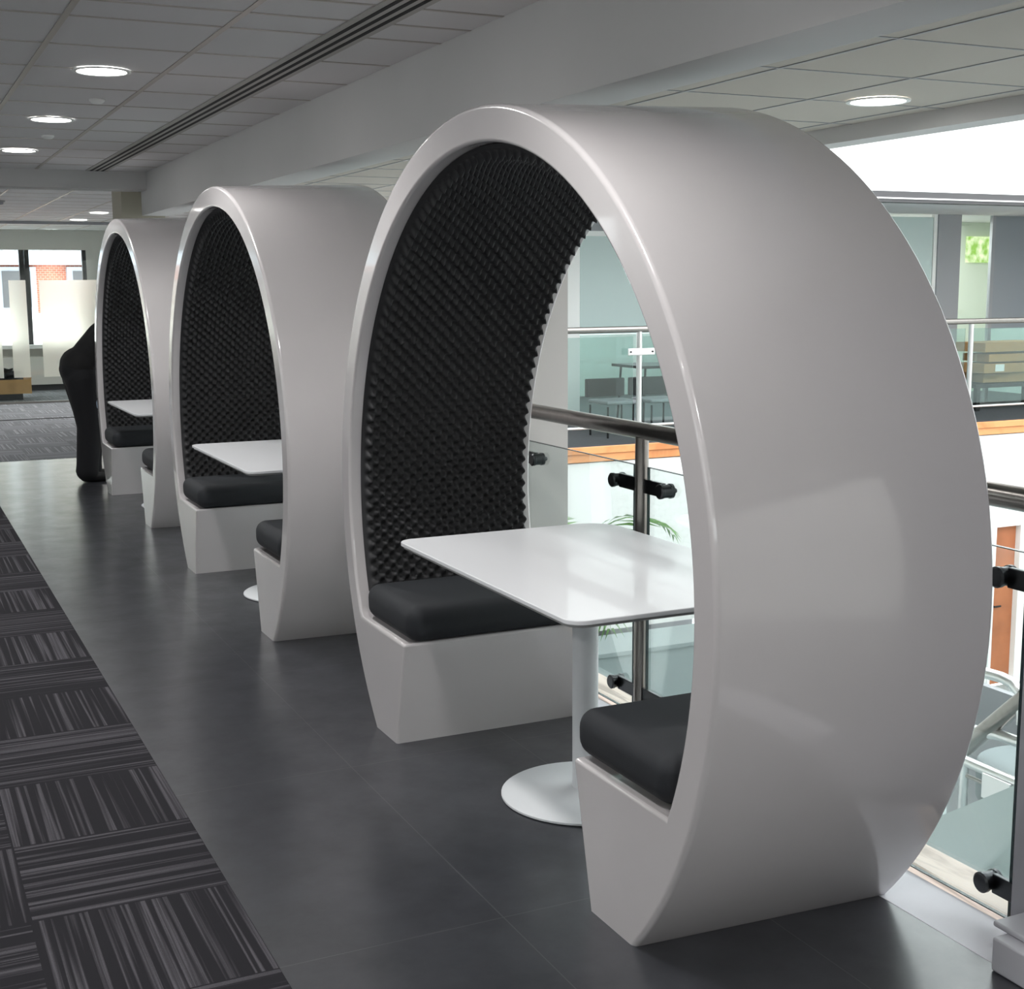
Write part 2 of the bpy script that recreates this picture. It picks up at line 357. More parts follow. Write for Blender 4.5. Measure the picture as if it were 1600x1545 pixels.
P('clear_pane', 11.84, 12.40, -.02, 2.54, M_CLEAR, .01, .03); P('grey_post', 12.40, 12.46, -.02, 2.54, M_GREYP)
P('grey_pane', 12.46, 13.99, 1.0, 2.54, mat('grey_blue_pane', (142, 148, 154), .3), .01, .03); P('clear_pane', 12.46, 13.99, -.02, 1.0, M_TEAL, .01, .03)
# room behind: pale wall with a small window
struct('wall_office', BX(9.95, 14, 11.9, 12.0, -.02, 2.54), mat('pale_green_wall', (214, 222, 204), .8))
M_FOLI = emit('sunlit_foliage', (190, 225, 130), 1.0)
def leafy():
    m = M_FOLI; N, L = nodes(m); e = [n for n in N if n.type == 'EMISSION'][0]
    tc = N.new('ShaderNodeTexCoord'); n = N.new('ShaderNodeTexNoise'); n.inputs['Scale'].default_value = 9; r = N.new('ShaderNodeValToRGB')
    r.color_ramp.elements[0].position = .35; r.color_ramp.elements[0].color = lin((140, 190, 70)); r.color_ramp.elements[1].position = .65; r.color_ramp.elements[1].color = lin((235, 245, 200))
    L.new(tc.outputs['Object'], n.inputs['Vector']); L.new(n.outputs['Fac'], r.inputs['Fac']); L.new(r.outputs['Color'], e.inputs['Color'])
leafy()
struct('window_1', BX(13.46, 13.95, 11.87, 11.897, 1.94, 2.33), M_FOLI)

for x, lb in ((12.0, 'added square fill light in the office on the right beyond the far gallery'), (8.0, 'added square fill light in the office behind the left frosted glass')):
    t = empty('fill_panel_light', (x, 11.2, 2.53), lb, 'ceiling light', 'added office fill lights')  # panels added to brighten the dark office
    obj('frame', BX(-.31, .31, -.31, .31, -.012, -.001), M_WHITE, t); obj('diffuser', BX(-.29, .29, -.29, .29, -.015, -.0125), M_LIGHT, t)
    ld = bpy.data.lights.new('lamp', 'AREA'); ld.size = .58; ld.energy = 45 if x > 9 else 90; lo = bpy.data.objects.new('lamp', ld); COL.objects.link(lo); lo.parent = t; lo.location = (0, 0, -.03)
# far gallery balustrade
fb = empty('glass_balustrade', (0, 8.2, 0), 'steel and glass balustrade along the far gallery across the atrium', 'balustrade', None)
obj('handrail', TB([(2.8, 0, 1.17), (13.95, 0, 1.19)], .032), M_STEEL, fb)
obj('bottom_rail', TB([(2.8, 0, .18), (13.95, 0, .18)], .014), M_STEELW, fb)
for x in (3.3, 5.55, 7.8, 10.06, 12.3):
    obj('post', TB([(x, 0, -.02), (x, 0, 1.15)], .03), M_STEELW, fb)
    if x == 10.06: obj('glass_panel', BX(x+.06, x+2.19, .02, .03, .22, 1.10), M_TEAL, fb, smooth=False); continue
    cl = obj('clamp_plate', BX(x-.16, x+.16, -.05, -.038, .91, .98), M_STEELW, fb, bevel=.008)
    for s in (-1, 1): obj('bolt', TB([(x+s*.13, -.058, .945), (x+s*.13, -.05, .945)], .009, 8), M_DARK, cl)
    obj('glass_panel', BX(x+.06, min(x+2.19, 13.9), .02, .03, .22, 1.10), M_TEAL, fb, smooth=False)

# clerestory over far gallery + glazed roof
wf = bmesh.new()
for x in (2.8, 13.9): box(wf, x, x+.06, 8.16, 8.22, 2.64, 5.3)
box(wf, 2.8, 13.95, 8.16, 8.22, 5.3, 5.4)
struct('window_2', wf, M_GREYP)
struct('window_3', BX(2.86, 13.9, 8.185, 8.195, 2.64, 5.3), M_CLEAR)
rb = bmesh.new()
for k in range(6): box(rb, 2.8+k*2.2, 2.88+k*2.2, -7, 8.1, 5.4, 5.5)
struct('ceiling_roof_bars', rb, M_WHITE)

# room end: glazed partition with frosted panels, window wall, building outside
gp = empty('glazed_partition', (0, 16.6, 0), 'full height glass partition with frosted panels closing the far end of the room', 'partition')
obj('head_channel', BX(-6, 2.59, -.03, .04, CE-.04, CE-.002), M_GREYP, gp); obj('floor_channel', BX(-6, 2.59, -.03, .04, .003, .03), M_STEEL, gp)
for k in range(8):
    x = .42+1.25*(k-5)
    p = obj('glass_panel', BX(max(x, -5.98)+.004, min(x+1.25, 2.59)-.004, 0, .012, .03, CE-.04), M_CLEAR, gp, smooth=False)
for x0, x1 in ((-5.2, -3.9), (-3.6, -3.35), (-3.2, -1.9), (-1.6, -1.35), (-1.15, .055), (.19, .42), (.60, 1.62), (1.78, 2.0), (2.15, 2.55)):
    obj('frosted_panel', BX(x0, x1, -.004, -.001, .375, 1.755), M_FROST, gp, smooth=False)
bm = bmesh.new()
box(bm, -6, 2.6, 19.4, 19.55, -.3, .72); box(bm, -6, 2.6, 19.4, 19.55, 2.26, CT); box(bm, -6.2, -5.6, 19.4, 19.55, .72, 2.26); box(bm, 1.66, 2.6, 19.4, 19.55, .72, 2.26)
struct('wall_far', bm, M_WALL)
bm = bmesh.new(); box(bm, -6, 2.6, 19.2, 19.45, .68, .74); struct('trim_14', bm, M_WHITE)
bm = bmesh.new(); box(bm, -6, 2.6, 19.15, 19.4, .1, .55); struct('baseboard_far', bm, M_WALL); 
bm = bmesh.new(); box(bm, -6, 2.6, 19.25, 19.4, .003, .1); struct('baseboard_far.001', bm, M_BLACKP)
for i, x in enumerate((-4.6, -2.85, -1.1, .62, 1.6)):
    o = struct('window_%d' % (i+4), BX(x, x+(.15 if i < 4 else .06), 19.42, 19.52, .72, 2.26), M_BLACKP)
o = struct('window_9', BX(-5.6, 1.66, 19.47, 19.48, .74, 2.26), M_CLEAR)
# building outside
ob = empty('brick_building', (0, 32, -3.3), 'low brick building with grey window frames and ribbed roof seen through the far window', 'building')
obj('wall', BX(-16, 8, .3, .6, 0, 5.7), M_BRICK, ob, smooth=False)
obj('render_band', BX(-16, 8, .15, .3, 2.9, 4.35), M_WHITE, ob, smooth=False)
obj('fascia', BX(-16, 8, -.15, .3, 5.55, 5.95), mat('blue_white_fascia', (205, 215, 228), .6), ob)
bm = bmesh.new()
for k in range(80): tube(bm, [(-16+k*.3, -.35, 5.98), (-16+k*.3, 3, 6.7)], .09, 8)
obj('ribbed_roof', bm, mat('grey_roof', (120, 124, 130), .6), ob)
M_WIN = mat('dark_outside_window', (84, 84, 88), .2)
for x0, x1 in ((-9, -6.2), (-5.2, -3.0), (-1.5, .9), (1.25, 2.2), (2.95, 3.45), (3.6, 5.5)):
    f = obj('window', BX(x0, x1, .1, .3, 4.35, 5.5), mat('grey_window_frame', (176, 180, 192), .6) if x0 == -9 else bpy.data.materials['grey_window_frame'], ob)
    obj('pane', BX(x0+.14, x1-.14, .06, .1, 4.5, 5.4), M_WIN, f)
struct('floor_outside', BX(-20, 12, 19.6, 60, -3.5, -3.3), mat('pale_paving', (200, 200, 198), .9))

# ------------------------------------------------------------------ lamps
def downlight(x, y, z, label, group, power=11, col=(1, .985, .97)):
    t = empty('downlight', (x, y, z), label, 'ceiling light', group)
    obj('trim_ring', lathe([(.128, -.004), (.128, -.0095), (.122, -.0115), (.110, -.010), (.106, -.004), (.128, -.004)]), M_WHITE, t)
    obj('diffuser', lathe([(0, -.006), (.107, -.006), (.107, -.0045), (0, -.0045)]), M_LIGHT, t)
    ld = bpy.data.lights.new('lamp', 'AREA'); ld.shape = 'DISK'; ld.size = .2; ld.energy = power; ld.color = col; ld.spread = radians(150)
    lo = bpy.data.objects.new('lamp', ld); COL.objects.link(lo); lo.parent = t; lo.location = (0, 0, -.014)
    return t
names_ = {2.63: 'nearest of the three round white downlights in the grey corridor ceiling', 4.51: 'middle one of the three round downlights in the grey corridor ceiling', 6.4: 'farthest of the three round downlights in the grey corridor ceiling'}
for y in (2.63, 4.51, 6.4): downlight(-.57, y, CE, names_[y], 'corridor downlights')
for x, y in ((-.57, .75), (-.57, -1.13), (-.57, -3.01), (-.57, -4.9), (-3.0, .75), (-3.0, -1.13), (-3.0, -3.01), (-3.0, 2.63), (-3.0, 4.51)):  # extra lamps out of view, added for ambient light
    downlight(x, y, CE, 'added unseen round downlight of the %s ceiling row, %s' % ('corridor' if x > -1 else 'left hand', {.75: 'just before the nearest visible one', -1.13: 'above the nearest pod end', -3.01: 'above the camera', -4.9: 'behind the camera', 2.63: 'level with the nearest visible one', 4.51: 'level with the middle visible one'}[y]), 'added downlights out of view')
downlight(2.16, .63, CR, 'round downlight in the cream ceiling above the nearest pod, by the atrium', 'atrium side downlights', 5)
downlight(1.11, 14.1, CE, 'brighter round downlight at the room end, just left of the farthest pod top', 'room end downlights', 22)
downlight(1.11, 15.95, CE, 'small round downlight at the room end, lower left of its neighbour', 'room end downlights', 22)
for y, nb_ in ((11.0, 'just past the cross beam'), (13.0, 'level with the dome detector'), (15.95, 'beside the glass partition'), (18.0, 'beyond the glass partition')): downlight(-2.2, y, CE, 'added unseen downlight in a left hand row of the room end, ' + nb_, 'added room end downlights', 22)  # unseen row, added to lift the light at the room end

# linear diffuser, sensors
t = empty('linear_air_diffuser', (.17, 0, CE), 'long slotted air diffuser running along the grey ceiling beside the beam', 'air vent')
obj('frame', BX(-.085, .085, -6.9, 7.9, -.006, -.0005), mat('diffuser_grey', (170, 168, 164), .6), t)
for x in (-.045, 0, .045): obj('slot', BX(x-.010, x+.010, -6.88, 7.88, -.0075, -.0058), M_DARK, t)
for (x, y, lb) in ((-.45, 3.6, 'tiny round sensor in ceiling between the first and second corridor downlights'), (-.49, 5.4, 'small round sensor on the ceiling behind the middle corridor downlight')):
    o = obj('ceiling_sensor', lathe([(.04, -.0005), (.04, -.01), (.025, -.022), (0, -.024)], 24, (x, y, CE)), M_WHITE); tag(o, lb, 'sensor')
t = empty('smoke_detector', (-.24, 12.1, CE), 'small dome detector hanging from the ceiling beyond the cross beam', 'smoke detector')
obj('base', lathe([(.06, -.001), (.06, -.015), (0, -.015)], 24), M_GREYP, t); obj('dome', lathe([(.045, -.015), (.04, -.04), (0, -.05)], 24), M_GREYP, t)

# ------------------------------------------------------------------ near balustrade
nb = empty('glass_balustrade', (.92, 0, 0), 'glass balustrade with thick round steel handrail directly behind the pods', 'balustrade')
obj('handrail', TB([(0, -1.488, 1.085), (0, 8.08, 1.085)], .031, seg=24), M_STEEL, nb)
def clamp(y, z, s, arm=.15):
    """wing bracket: arm along y from the post, disc fixings either side of the glass"""
    bm = bmesh.new()
    box(bm, -.008, .008, min(y, y+s*(arm-.015)), max(y, y+s*(arm-.015)), z-.026, z+.026)
    c = obj('clamp', bm, M_STEELD, nb, bevel=.003)
    yy = y+s*arm
    bm = lathe([(0, -.034), (.022, -.034), (.027, -.030), (.027, -.020), (.024, -.018), (.024, .010), (.027, .012), (.027, .022), (.010, .026), (.008, .040), (0, .043)], 24)
    bmesh.ops.transform(bm, matrix=Matrix.Rotation(radians(90), 4, 'Y'), verts=bm.verts[:])
    bmesh.ops.transform(bm, matrix=Matrix.Translation((0, yy, z)), verts=bm.verts[:])
    obj('disc_fixing', bm, M_STEELD, c)
posts = [.385+1.02*k for k in range(-1, 8)]
for y in posts:
    if abs(y-1.7) < .1: continue
    obj('post', TB([(0, y, 0.002), (0, y, 1.06)], .025, seg=20), M_STEEL, nb)
    obj('post_foot', lathe([(.05, 0), (.05, .008), (.03, .012), (0, .012)], 24, (0, y, .0)), M_STEEL, nb)
    for z in (.885, .10):
        for s in (-1, 1): clamp(y+s*.02, z, s)
for z in (.885, .085): clamp(-1.485, z, 1, .115)
ys = [-1.44] + posts + [8.07]
for a, b in zip(ys, ys[1:]):
    y0, y1 = (a+.05 if a > -1.4 else a), b-.05
    g = obj('glass_panel', BX(-.005, .005, y0, y1, .012, .955), M_CLEAR, nb, smooth=False)
    bm = bmesh.new()
    for q in ((y0, y1, .955, .9575), (y0, y1, .009, .012), (y0-.003, y0, .009, .9575), (y1, y1+.003, .009, .9575)): box(bm, -.0055, .0055, *q)
    obj('polished_edge', bm, M_GEDGE, g, smooth=False)

# ------------------------------------------------------------------ pods
ZC, RY, RZ, D = .8501, 1.2728, 1.2597, .7556
ZB, RYB, RZB = .8492, 1.306, 1.2876
RYI, RZI, ZS = 1.178, 1.157, .385
def shell_mesh():
    bm = bmesh.new(); n = 120
    def arc(zc, ry, rz, z0, x):
        a = asin((z0-zc)/rz); return [bm.verts.new((x, ry*cos(a+(pi-2*a)*i/n), zc+rz*sin(a+(pi-2*a)*i/n))) for i in range(n+1)]
    FO, BO = arc(ZC, RY, RZ, 0, 0), arc(ZB, RYB, RZB, 0, D)
    FI, BI = arc(ZC, RYI, RZI, ZS, 0), arc(ZC, RYI, RZI, ZS, D)
    foot = {}; seat = {}
    for s in (1, -1):
        foot[s] = [bm.verts.new((x, s*.715, 0)) for x in (0, D)]; seat[s] = [bm.verts.new((x, s*.622, ZS)) for x in (0, D)]
    for A, B in ((FO, FI), (BI, BO), (BO, FO), (FI, BI)):
        for i in range(n): bm.faces.new((A[i], A[i+1], B[i+1], B[i]))
    for s, k in ((1, 0), (-1, n)):
        bm.faces.new((FO[k], foot[s][0], seat[s][0], FI[k])); bm.faces.new((BO[k], foot[s][1], seat[s][1], BI[k]))
        bm.faces.new((FO[k], BO[k], foot[s][1], foot[s][0])); bm.faces.new((foot[s][0], foot[s][1], seat[s][1], seat[s][0])); bm.faces.new((seat[s][0], seat[s][1], BI[k], FI[k]))
    for X in (0, D):
        fl = [f for f in bm.faces if all(abs(v.co.x-X) < 1e-6 for v in f.verts)]
        bmesh.ops.dissolve_faces(bm, faces=fl, use_verts=False)
    bmesh.ops.recalc_face_normals(bm, faces=bm.faces[:])
    bm.edges.ensure_lookup_table()
    wl = bm.edges.layers.float.new('bevel_weight_edge')
    W = .014
    for e in bm.edges:
        if all(abs(v.co.z) < 1e-6 for v in e.verts): e.smooth = False
    def setw(a, b, v):
        e = bm.edges.get((a, b))
        if e: e[wl] = v/W
    for i in range(n):
        setw(FO[i], FO[i+1], .014); setw(BO[i], BO[i+1], .012); setw(FI[i], FI[i+1], .012); setw(BI[i], BI[i+1], .012)
    for s, k in ((1, 0), (-1, n)):
        setw(seat[s][0], seat[s][1], .012)
        for j, I in ((0, FI), (1, BI)): setw(foot[s][j], seat[s][j], .010); setw(seat[s][j], I[k], .012)
    me = bpy.data.meshes.new('shell'); bm.to_mesh(me); bm.free(); return me
def foam_mesh(x0=.045, x1=.722, p=.025):
    a0 = asin((.47-ZC)/RZI); L = (pi-2*a0)*1.167; na = int(L/p*4); nx = int((x1-x0)/p*4)
    vs, fs = [], []
    for i in range(na+1):
        t = a0+(pi-2*a0)*i/na; u = i/4
        ny, nz = cos(t)/RYI, sin(t)/RZI; q = sqrt(ny*ny+nz*nz); ny /= q; nz /= q
        for j in range(nx+1):
            v = j/4; h = .5+.5*cos(pi*u)*cos(pi*v)
            ed = min(j, nx-j)
            h = (.016+(.036*h**1.6 if (x1-x0)*j/nx > .018 else 0)) if ed > 0 else 0.002
            vs.append((x0+(x1-x0)*j/nx, RYI*cos(t)-ny*h, ZC+RZI*sin(t)-nz*h))
    for i in range(na):
        for j in range(nx):
            a = i*(nx+1)+j; fs.append((a, a+1, a+nx+2, a+nx+1))
    me = bpy.data.meshes.new('foam'); me.from_pydata(vs, [], fs); me.update(); me.shade_smooth(); return me
def make_pod(label):
    t = empty('seating_pod', (0, 0, 0), label, 'seating pod', 'row of seating pods')
    s = bpy.data.objects.new('shell', shell_mesh()); COL.objects.link(s); s.parent = t; s.data.materials.append(M_SHELL); s.data.shade_smooth()
    md = s.modifiers.new('bevel', 'BEVEL'); md.limit_method = 'WEIGHT'; md.width = .014; md.segments = 4; md.harden_normals = True
    f = bpy.data.objects.new('acoustic_foam_lining', foam_mesh()); COL.objects.link(f); f.parent = t; f.data.materials.append(M_FOAM)
    return t
def cushion_mesh(s):
    # outline in (y,z), pod-local; bench front overhung slightly
    bm = bmesh.new()
    zt, zb = .515, ZS+.002
    yi = .600; yo = .995
    nx, ny, nz = 14, 10, 5
    def yout(z): return RYI*sqrt(max(0, 1-((z-ZC)/RZI)**2))-.012
    poly = [(s*.600, zb), (s*(yout(zb)-.01), zb), (s*(yout(zt)-.045), zt), (s*.596, zt)]
    b = prism(poly, 'x', .012, D-.015); return b
def make_cushion(s, label):
    o = obj('seat_cushion', cushion_mesh(s), M_FABRIC, smooth=False)
    md = o.modifiers.new('round', 'BEVEL'); md.width = .05; md.segments = 7; md.limit_method = 'ANGLE'; md.angle_limit = radians(30); md.use_clamp_overlap = True
    o.data.shade_smooth(); tag(o, label, 'seat cushion', 'pod seat cushions'); return o
def make_table(label):
    t = empty('pedestal_table', (0, 0, 0), label, 'table', 'pod tables')
    def rr(x0, x1, y0, y1, rf, rbk, n=8):
        P = []
        for cx, cy, r, a0 in ((x1-rbk, y1-rbk, rbk, 0), (x0+rf, y1-rf, rf, 90), (x0+rf, y0+rf, rf, 180), (x1-rbk, y0+rbk, rbk, 270)):
            for k in range(n+1): a = radians(a0+90*k/n); P.append((cx+r*cos(a), cy+r*sin(a)))
        return P
    o = obj('tabletop', prism(rr(-.015, .80, -.64, .64, .055, .12), 'z', .738, .752), M_TABLE, t, smooth=False, bevel=.003, seg=2)
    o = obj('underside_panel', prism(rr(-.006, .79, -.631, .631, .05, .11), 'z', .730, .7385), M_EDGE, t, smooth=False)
    obj('column', TB([(.373, 0, .012), (.373, 0, .70)], .041, seg=32), M_TABLEMETAL, t)
    obj('collar', lathe([(.06, .728), (.06, .715), (.047, .70), (.041, .695)], 32, (.373, 0, 0)), M_TABLEMETAL, t)
    obj('base_plate', lathe([(0, .0), (.262, 0), (.268, .004), (.268, .010), (.262, .014), (.12, .022), (.05, .028), (0, .028)], 64, (.373, 0, 0)), M_TABLEMETAL, t)
    return t
PODS = ((0, -.195, 'large white oval seating pod nearest the camera'), (-.017, 3.0295, 'white oval seating pod in the middle of the row'), (.034, 6.3105, 'white oval seating pod farthest from the camera, beside the bending person'))
which = ('nearest', 'middle', 'farthest')
pod0 = cush = tab0 = None
for i, (x, y, lb) in enumerate(PODS):
    loc = (x, y, 0)
    cl = ['black seat cushion on the %s side bench inside the %s pod' % ('far' if s > 0 else 'near', which[i]) for s in (1, -1)]
    tl = 'white pedestal table with rounded top standing inside the %s pod' % which[i]
    if i == 0:
        pod0 = make_pod(lb); pod0.location = loc
        cush = [make_cushion(1, cl[0]), make_cushion(-1, cl[1])]
        for c in cush: c.location = loc
        tab0 = make_table(tl); tab0.location = loc
    else:
        copy_tree(pod0, loc, label=lb); copy_tree(tab0, loc, label=tl)
        for c, l in zip(cush, cl): copy_tree(c, loc, label=l)

# ------------------------------------------------------------------ person bending over by the farthest pod
def skin(name, pts, edges, radii, m, parent=None, sub=2, root=0):
    me = bpy.data.meshes.new(name); me.from_pydata([Vector(p) for p in pts], edges, []); me.update()
    o = bpy.data.objects.new(name, me); COL.objects.link(o); me.materials.append(m)
    if parent: o.parent = parent
    md = o.modifiers.new('skin', 'SKIN'); md.use_smooth_shade = True
    for i, r in enumerate(radii):
        v = me.skin_vertices[0].data[i]; v.radius = (r, r) if isinstance(r, (int, float)) else r; v.use_root = (i == root)
    s = o.modifiers.new('sub', 'SUBSURF'); s.levels = sub; s.render_levels = sub
    return o
px, py = 0, 0
pr = empty('person', (-.04, 7.99, 0), 'person in black clothes bending forward beside the farthest pod', 'person')
# local frame: +x is where the person leans
def blob(name, caps, m, parent, voxel=.012, smooth=6):
    """one continuous surface grown over tapered limb segments"""
    bm = bmesh.new()
    for p0, p1, r0, r1 in caps:
        p0, p1 = Vector(p0), Vector(p1); n_ = 9; L_ = (p1-p0).length; d_ = (p1-p0).normalized()
        pts, rs = [], []
        for k in range(5): a_ = pi/2*(1-k/4.0)*.98; pts.append(p0-d_*r0*sin(a_)); rs.append(max(.002, r0*cos(a_)))
        for k in range(1, n_): pts.append(p0+d_*L_*k/n_); rs.append(r0+(r1-r0)*k/n_)
        for k in range(5): a_ = pi/2*k/4.0*.98; pts.append(p1+d_*r1*sin(a_)); rs.append(max(.002, r1*cos(a_)))
        tube(bm, pts, rs, 16)
    o = obj(name, bm, m, parent, smooth=False)
    md = o.modifiers.new('remesh', 'REMESH'); md.mode = 'VOXEL'; md.voxel_size = voxel; md.use_smooth_shade = True
    sm = o.modifiers.new('smooth', 'SMOOTH'); sm.factor = .6; sm.iterations = smooth
    return o
J = dict(pel=(0, 0, .92), wa=(.09, 0, 1.05), ch=(.23, 0, 1.20), nk=(.36, 0, 1.31), nk2=(.44, 0, 1.36),
         hr=(.01, -.08, .86), kr=(.05, -.09, .47), ar=(.02, -.10, .09), tr=(.13, -.11, .045),
         hl=(.01, .08, .86), kl=(.08, .10, .47), al=(.08, .11, .09), tl=(.19, .12, .045),
         sr=(.30, -.17, 1.23), er=(.22, -.24, .97), wr=(.13, -.25, .77),
         sl=(.30, .17, 1.23), el=(.40, .20, .97), wl=(.50, .15, .78))
def C(a, b, r0, r1): return (J[a], J[b], r0, r1)
blob('body', [C('pel', 'wa', .12, .11), C('wa', 'ch', .11, .12), C('ch', 'nk', .12, .07), C('nk', 'nk2', .06, .055)] +
     [c for q in 'rl' for c in (C('pel', 'h'+q, .11, .09), C('h'+q, 'k'+q, .09, .056), C('k'+q, 'a'+q, .056, .036), C('a'+q, 't'+q, .030, .02), C('nk', 's'+q, .07, .055), C('s'+q, 'e'+q, .05, .037), C('e'+q, 'w'+q, .037, .025))], M_SKIN, pr)
blob('trousers', [((-.01, -.03, .95), (-.01, .03, .95), .150, .150)] +
     [c for q, y_ in (('r', -.10), ('l', .11)) for c in (C('pel', 'h'+q, .145, .140), C('h'+q, 'k'+q, .138, .105), (J['k'+q], (J['a'+q][0]-.01, y_, .10), .105, .090), ((J['a'+q][0]-.01, y_, .12), (J['a'+q][0]-.01, y_, .10), .092, .096))], M_TROUS, pr)
blob('jumper', [((0, -.03, .98), (0, .03, .98), .155, .155), C('pel', 'wa', .15, .150), C('wa', 'ch', .152, .160), C('ch', 'nk', .160, .085), ((.20, -.07, 1.17), (.20, .07, 1.17), .14, .14)] +
     [c for q in 'rl' for c in (C('nk', 's'+q, .095, .085), C('s'+q, 'e'+q, .080, .062), C('e'+q, 'w'+q, .062, .044))], M_CLOTH, pr)
for n_, a in (('shoe', (.02, -.10)), ('shoe', (.08, .11))):
    blob(n_, [((a[0], a[1], .14), (a[0], a[1], .05), .048, .046), ((a[0]-.03, a[1], .045), (a[0]+.06, a[1], .045), .042, .044), ((a[0]+.06, a[1], .042), (a[0]+.17, a[1], .034), .044, .033)], M_BLACKP, pr, .008, 3)
def head(c, parent):
    bm = bmesh.new(); bmesh.ops.create_icosphere(bm, subdivisions=4, radius=1)
    rot = Matrix.Rotation(radians(62), 4, 'Y')
    for v in bm.verts:
        x, y, z = v.co; s = 1
        # face towards local -z (turned by rot), ellipsoid with chin, nose, brow
        X, Y, Z = x*.098, y*.075, z*.118
        if z < -.2: X *= 1+.12*(-z-.2); Y *= 1-.25*(-z-.2)
        if x > .75 and abs(y) < .3 and -.35 < z < .12: X += .022*(1-abs(y)/.3)*(1-abs(z+.15)/.25 if abs(z+.15) < .25 else 0)
        if x > .6 and .12 < z < .3 and .12 < abs(y) < .5: X -= .008
        if x > .7 and abs(z+.5) < .08 and abs(y) < .35: X += .006
        v.co = (X, Y, Z)
    for s in (-1, 1):
        vs = bmesh.ops.create_icosphere(bm, subdivisions=2, radius=.028)['verts']
        for v in vs: v.co = Vector((v.co.x*.6-.005, v.co.y*.35+s*.076, v.co.z-.01))
        vs = bmesh.ops.create_icosphere(bm, subdivisions=2, radius=.012)['verts']
        for v in vs: v.co = v.co+Vector((.085, s*.03, .022))
    bmesh.ops.transform(bm, matrix=Matrix.Translation(c) @ rot, verts=bm.verts[:])
    h = obj('head', bm, M_SKIN, parent)
    bm = bmesh.new(); bmesh.ops.create_icosphere(bm, subdivisions=4, radius=1)
    for v in bm.verts:
        x, y, z = v.co; k = 1.07 if (z > .35 or x < .1) and z > -.55 else .9
        v.co = (x*.100*k-.004, y*.078*k, z*.118*k)
    bmesh.ops.transform(bm, matrix=Matrix.Translation(c) @ rot, verts=bm.verts[:]); obj('hair', bm, M_HAIR, parent)
head((.53, 0, 1.42), pr)
def hand(w_, d, side, m):
    pts, ed, rr_ = [w_], [], [.026]
    d = Vector(d).normalized(); w_ = Vector(w_); sp = Vector((1, 0, 0)) if abs(d.x) < .7 else Vector((0, 1, 0)); sp = (sp - d*sp.dot(d)).normalized(); cu = d.cross(sp)*side
    palm = w_ + d*.05; pts.append(palm); ed.append((0, 1)); rr_.append((.036, .017))
    for k, ln in enumerate((.070, .080, .074, .058)):
        b0 = palm + d*.035 + sp*(.027-.018*k); i0 = len(pts)
        pts += [b0, b0+d*ln*.45+cu*.012, b0+d*ln*.75+cu*.034, b0+d*ln*.85+cu*.05]; rr_ += [.0095, .009, .0085, .0075]
        ed += [(1, i0), (i0, i0+1), (i0+1, i0+2), (i0+2, i0+3)]
    b0 = palm + sp*.036 - d*.012; i0 = len(pts); pts += [b0, b0+sp*.022+d*.03+cu*.008, b0+sp*.018+d*.058+cu*.02]; rr_ += [.012, .0105, .009]; ed += [(1, i0), (i0, i0+1), (i0+1, i0+2)]
    return skin('gloved_hand', pts, ed, rr_, m, pr)
hand(J['wr'], (-.05, -.05, -1), 1, M_GLOVE); hand(J['wl'], (.35, -.1, -.9), -1, M_GLOVE)

# ------------------------------------------------------------------ far room props
t = empty('cardboard_box', (.02, 17.6, 0), 'open flat cardboard box with black offcuts behind the glass partition', 'box')
bm = prism([(-.55, .10), (.40, .10), (.47, .34), (.455, .34), (.385, .12), (-.535, .12), (-.60, .34), (-.62, .34)], 'y', -.35, .35)
obj('tray', bm, M_CARD, t, smooth=False)
bm = bmesh.new(); box(bm, -.61, .46, -.37, -.35, .10, .31); box(bm, -.61, .46, .35, .37, .10, .31); obj('side_panel', bm, M_CARD, t, smooth=False)
bm = bmesh.new(); box(bm, -.5, .34, -.3, .3, .003, .10); obj('pallet_base', bm, M_BLACKP, t)
bm = bmesh.new()
for k in range(44):
    mt = Matrix.Translation((R.uniform(-.42, .26), R.uniform(-.24, .24), R.uniform(.27, .44))) @ Matrix.Rotation(R.uniform(-.5, .5), 4, 'X') @ Matrix.Rotation(R.uniform(-.5, .5), 4, 'Y')
    box(bm, -.14, .14, -.1, .1, -.012, .012, mt)
o = obj('carpet_offcuts', bm, M_FABRIC, smooth=False); o.location = (.02, 17.6, 0); tag(o, 'heap of black offcuts lying in the open cardboard box', 'offcuts', kind='stuff')

# cartons on the far gallery
cart = [((11.95, 9.6, .80), (1.15, .5, .12), 4, 'wide flat brown carton topmost of the stack behind the far rail'),
        ((12.15, 9.55, .66), (1.3, .5, .10), -3, 'flat brown carton second from the top of the far gallery stack'),
        ((11.85, 9.55, .53), (1.0, .5, .12), 2, 'brown carton with a white label in the far gallery stack'),
        ((12.1, 9.6, .40), (1.25, .5, .12), -4, 'dark brown carton below the white labelled one in the stack')]
for (x, y, z), (a, b, c), r_, lb in cart:
    t = empty('flat_carton', (x, y, z), lb, 'carton', 'cartons on the far gallery'); t.rotation_euler.z = radians(r_)
    obj('box_body', BX(-a/2, a/2, -b/2, b/2, -c/2, c/2), M_CARD, t, bevel=.004); obj('tape', BX(-a/2-.001, a/2+.001, -.025, .025, -c/2-.001, c/2+.001), mat('packing_tape', (200, 176, 130), .4) if z == .80 else bpy.data.materials['packing_tape'], t, smooth=False)
    if 'label' in lb and 'below' not in lb: obj('paper_label', BX(-.30, -.14, -b/2-.003, -b/2-.0005, -.04, .05), M_WHITE, t, smooth=False)
t = empty('storage_trolley', (12.0, 9.6, -.02), 'low dark trolley carrying the stack of cartons behind the far rail', 'trolley')
obj('deck', BX(-.75, .75, -.3, .3, .30, .35), M_BLACKP, t)
for x in (-.68, .68):
    for y in (-.25, .25): obj('leg', BX(x-.03, x+.03, y-.03, y+.03, 0, .3), M_BLACKP, t)
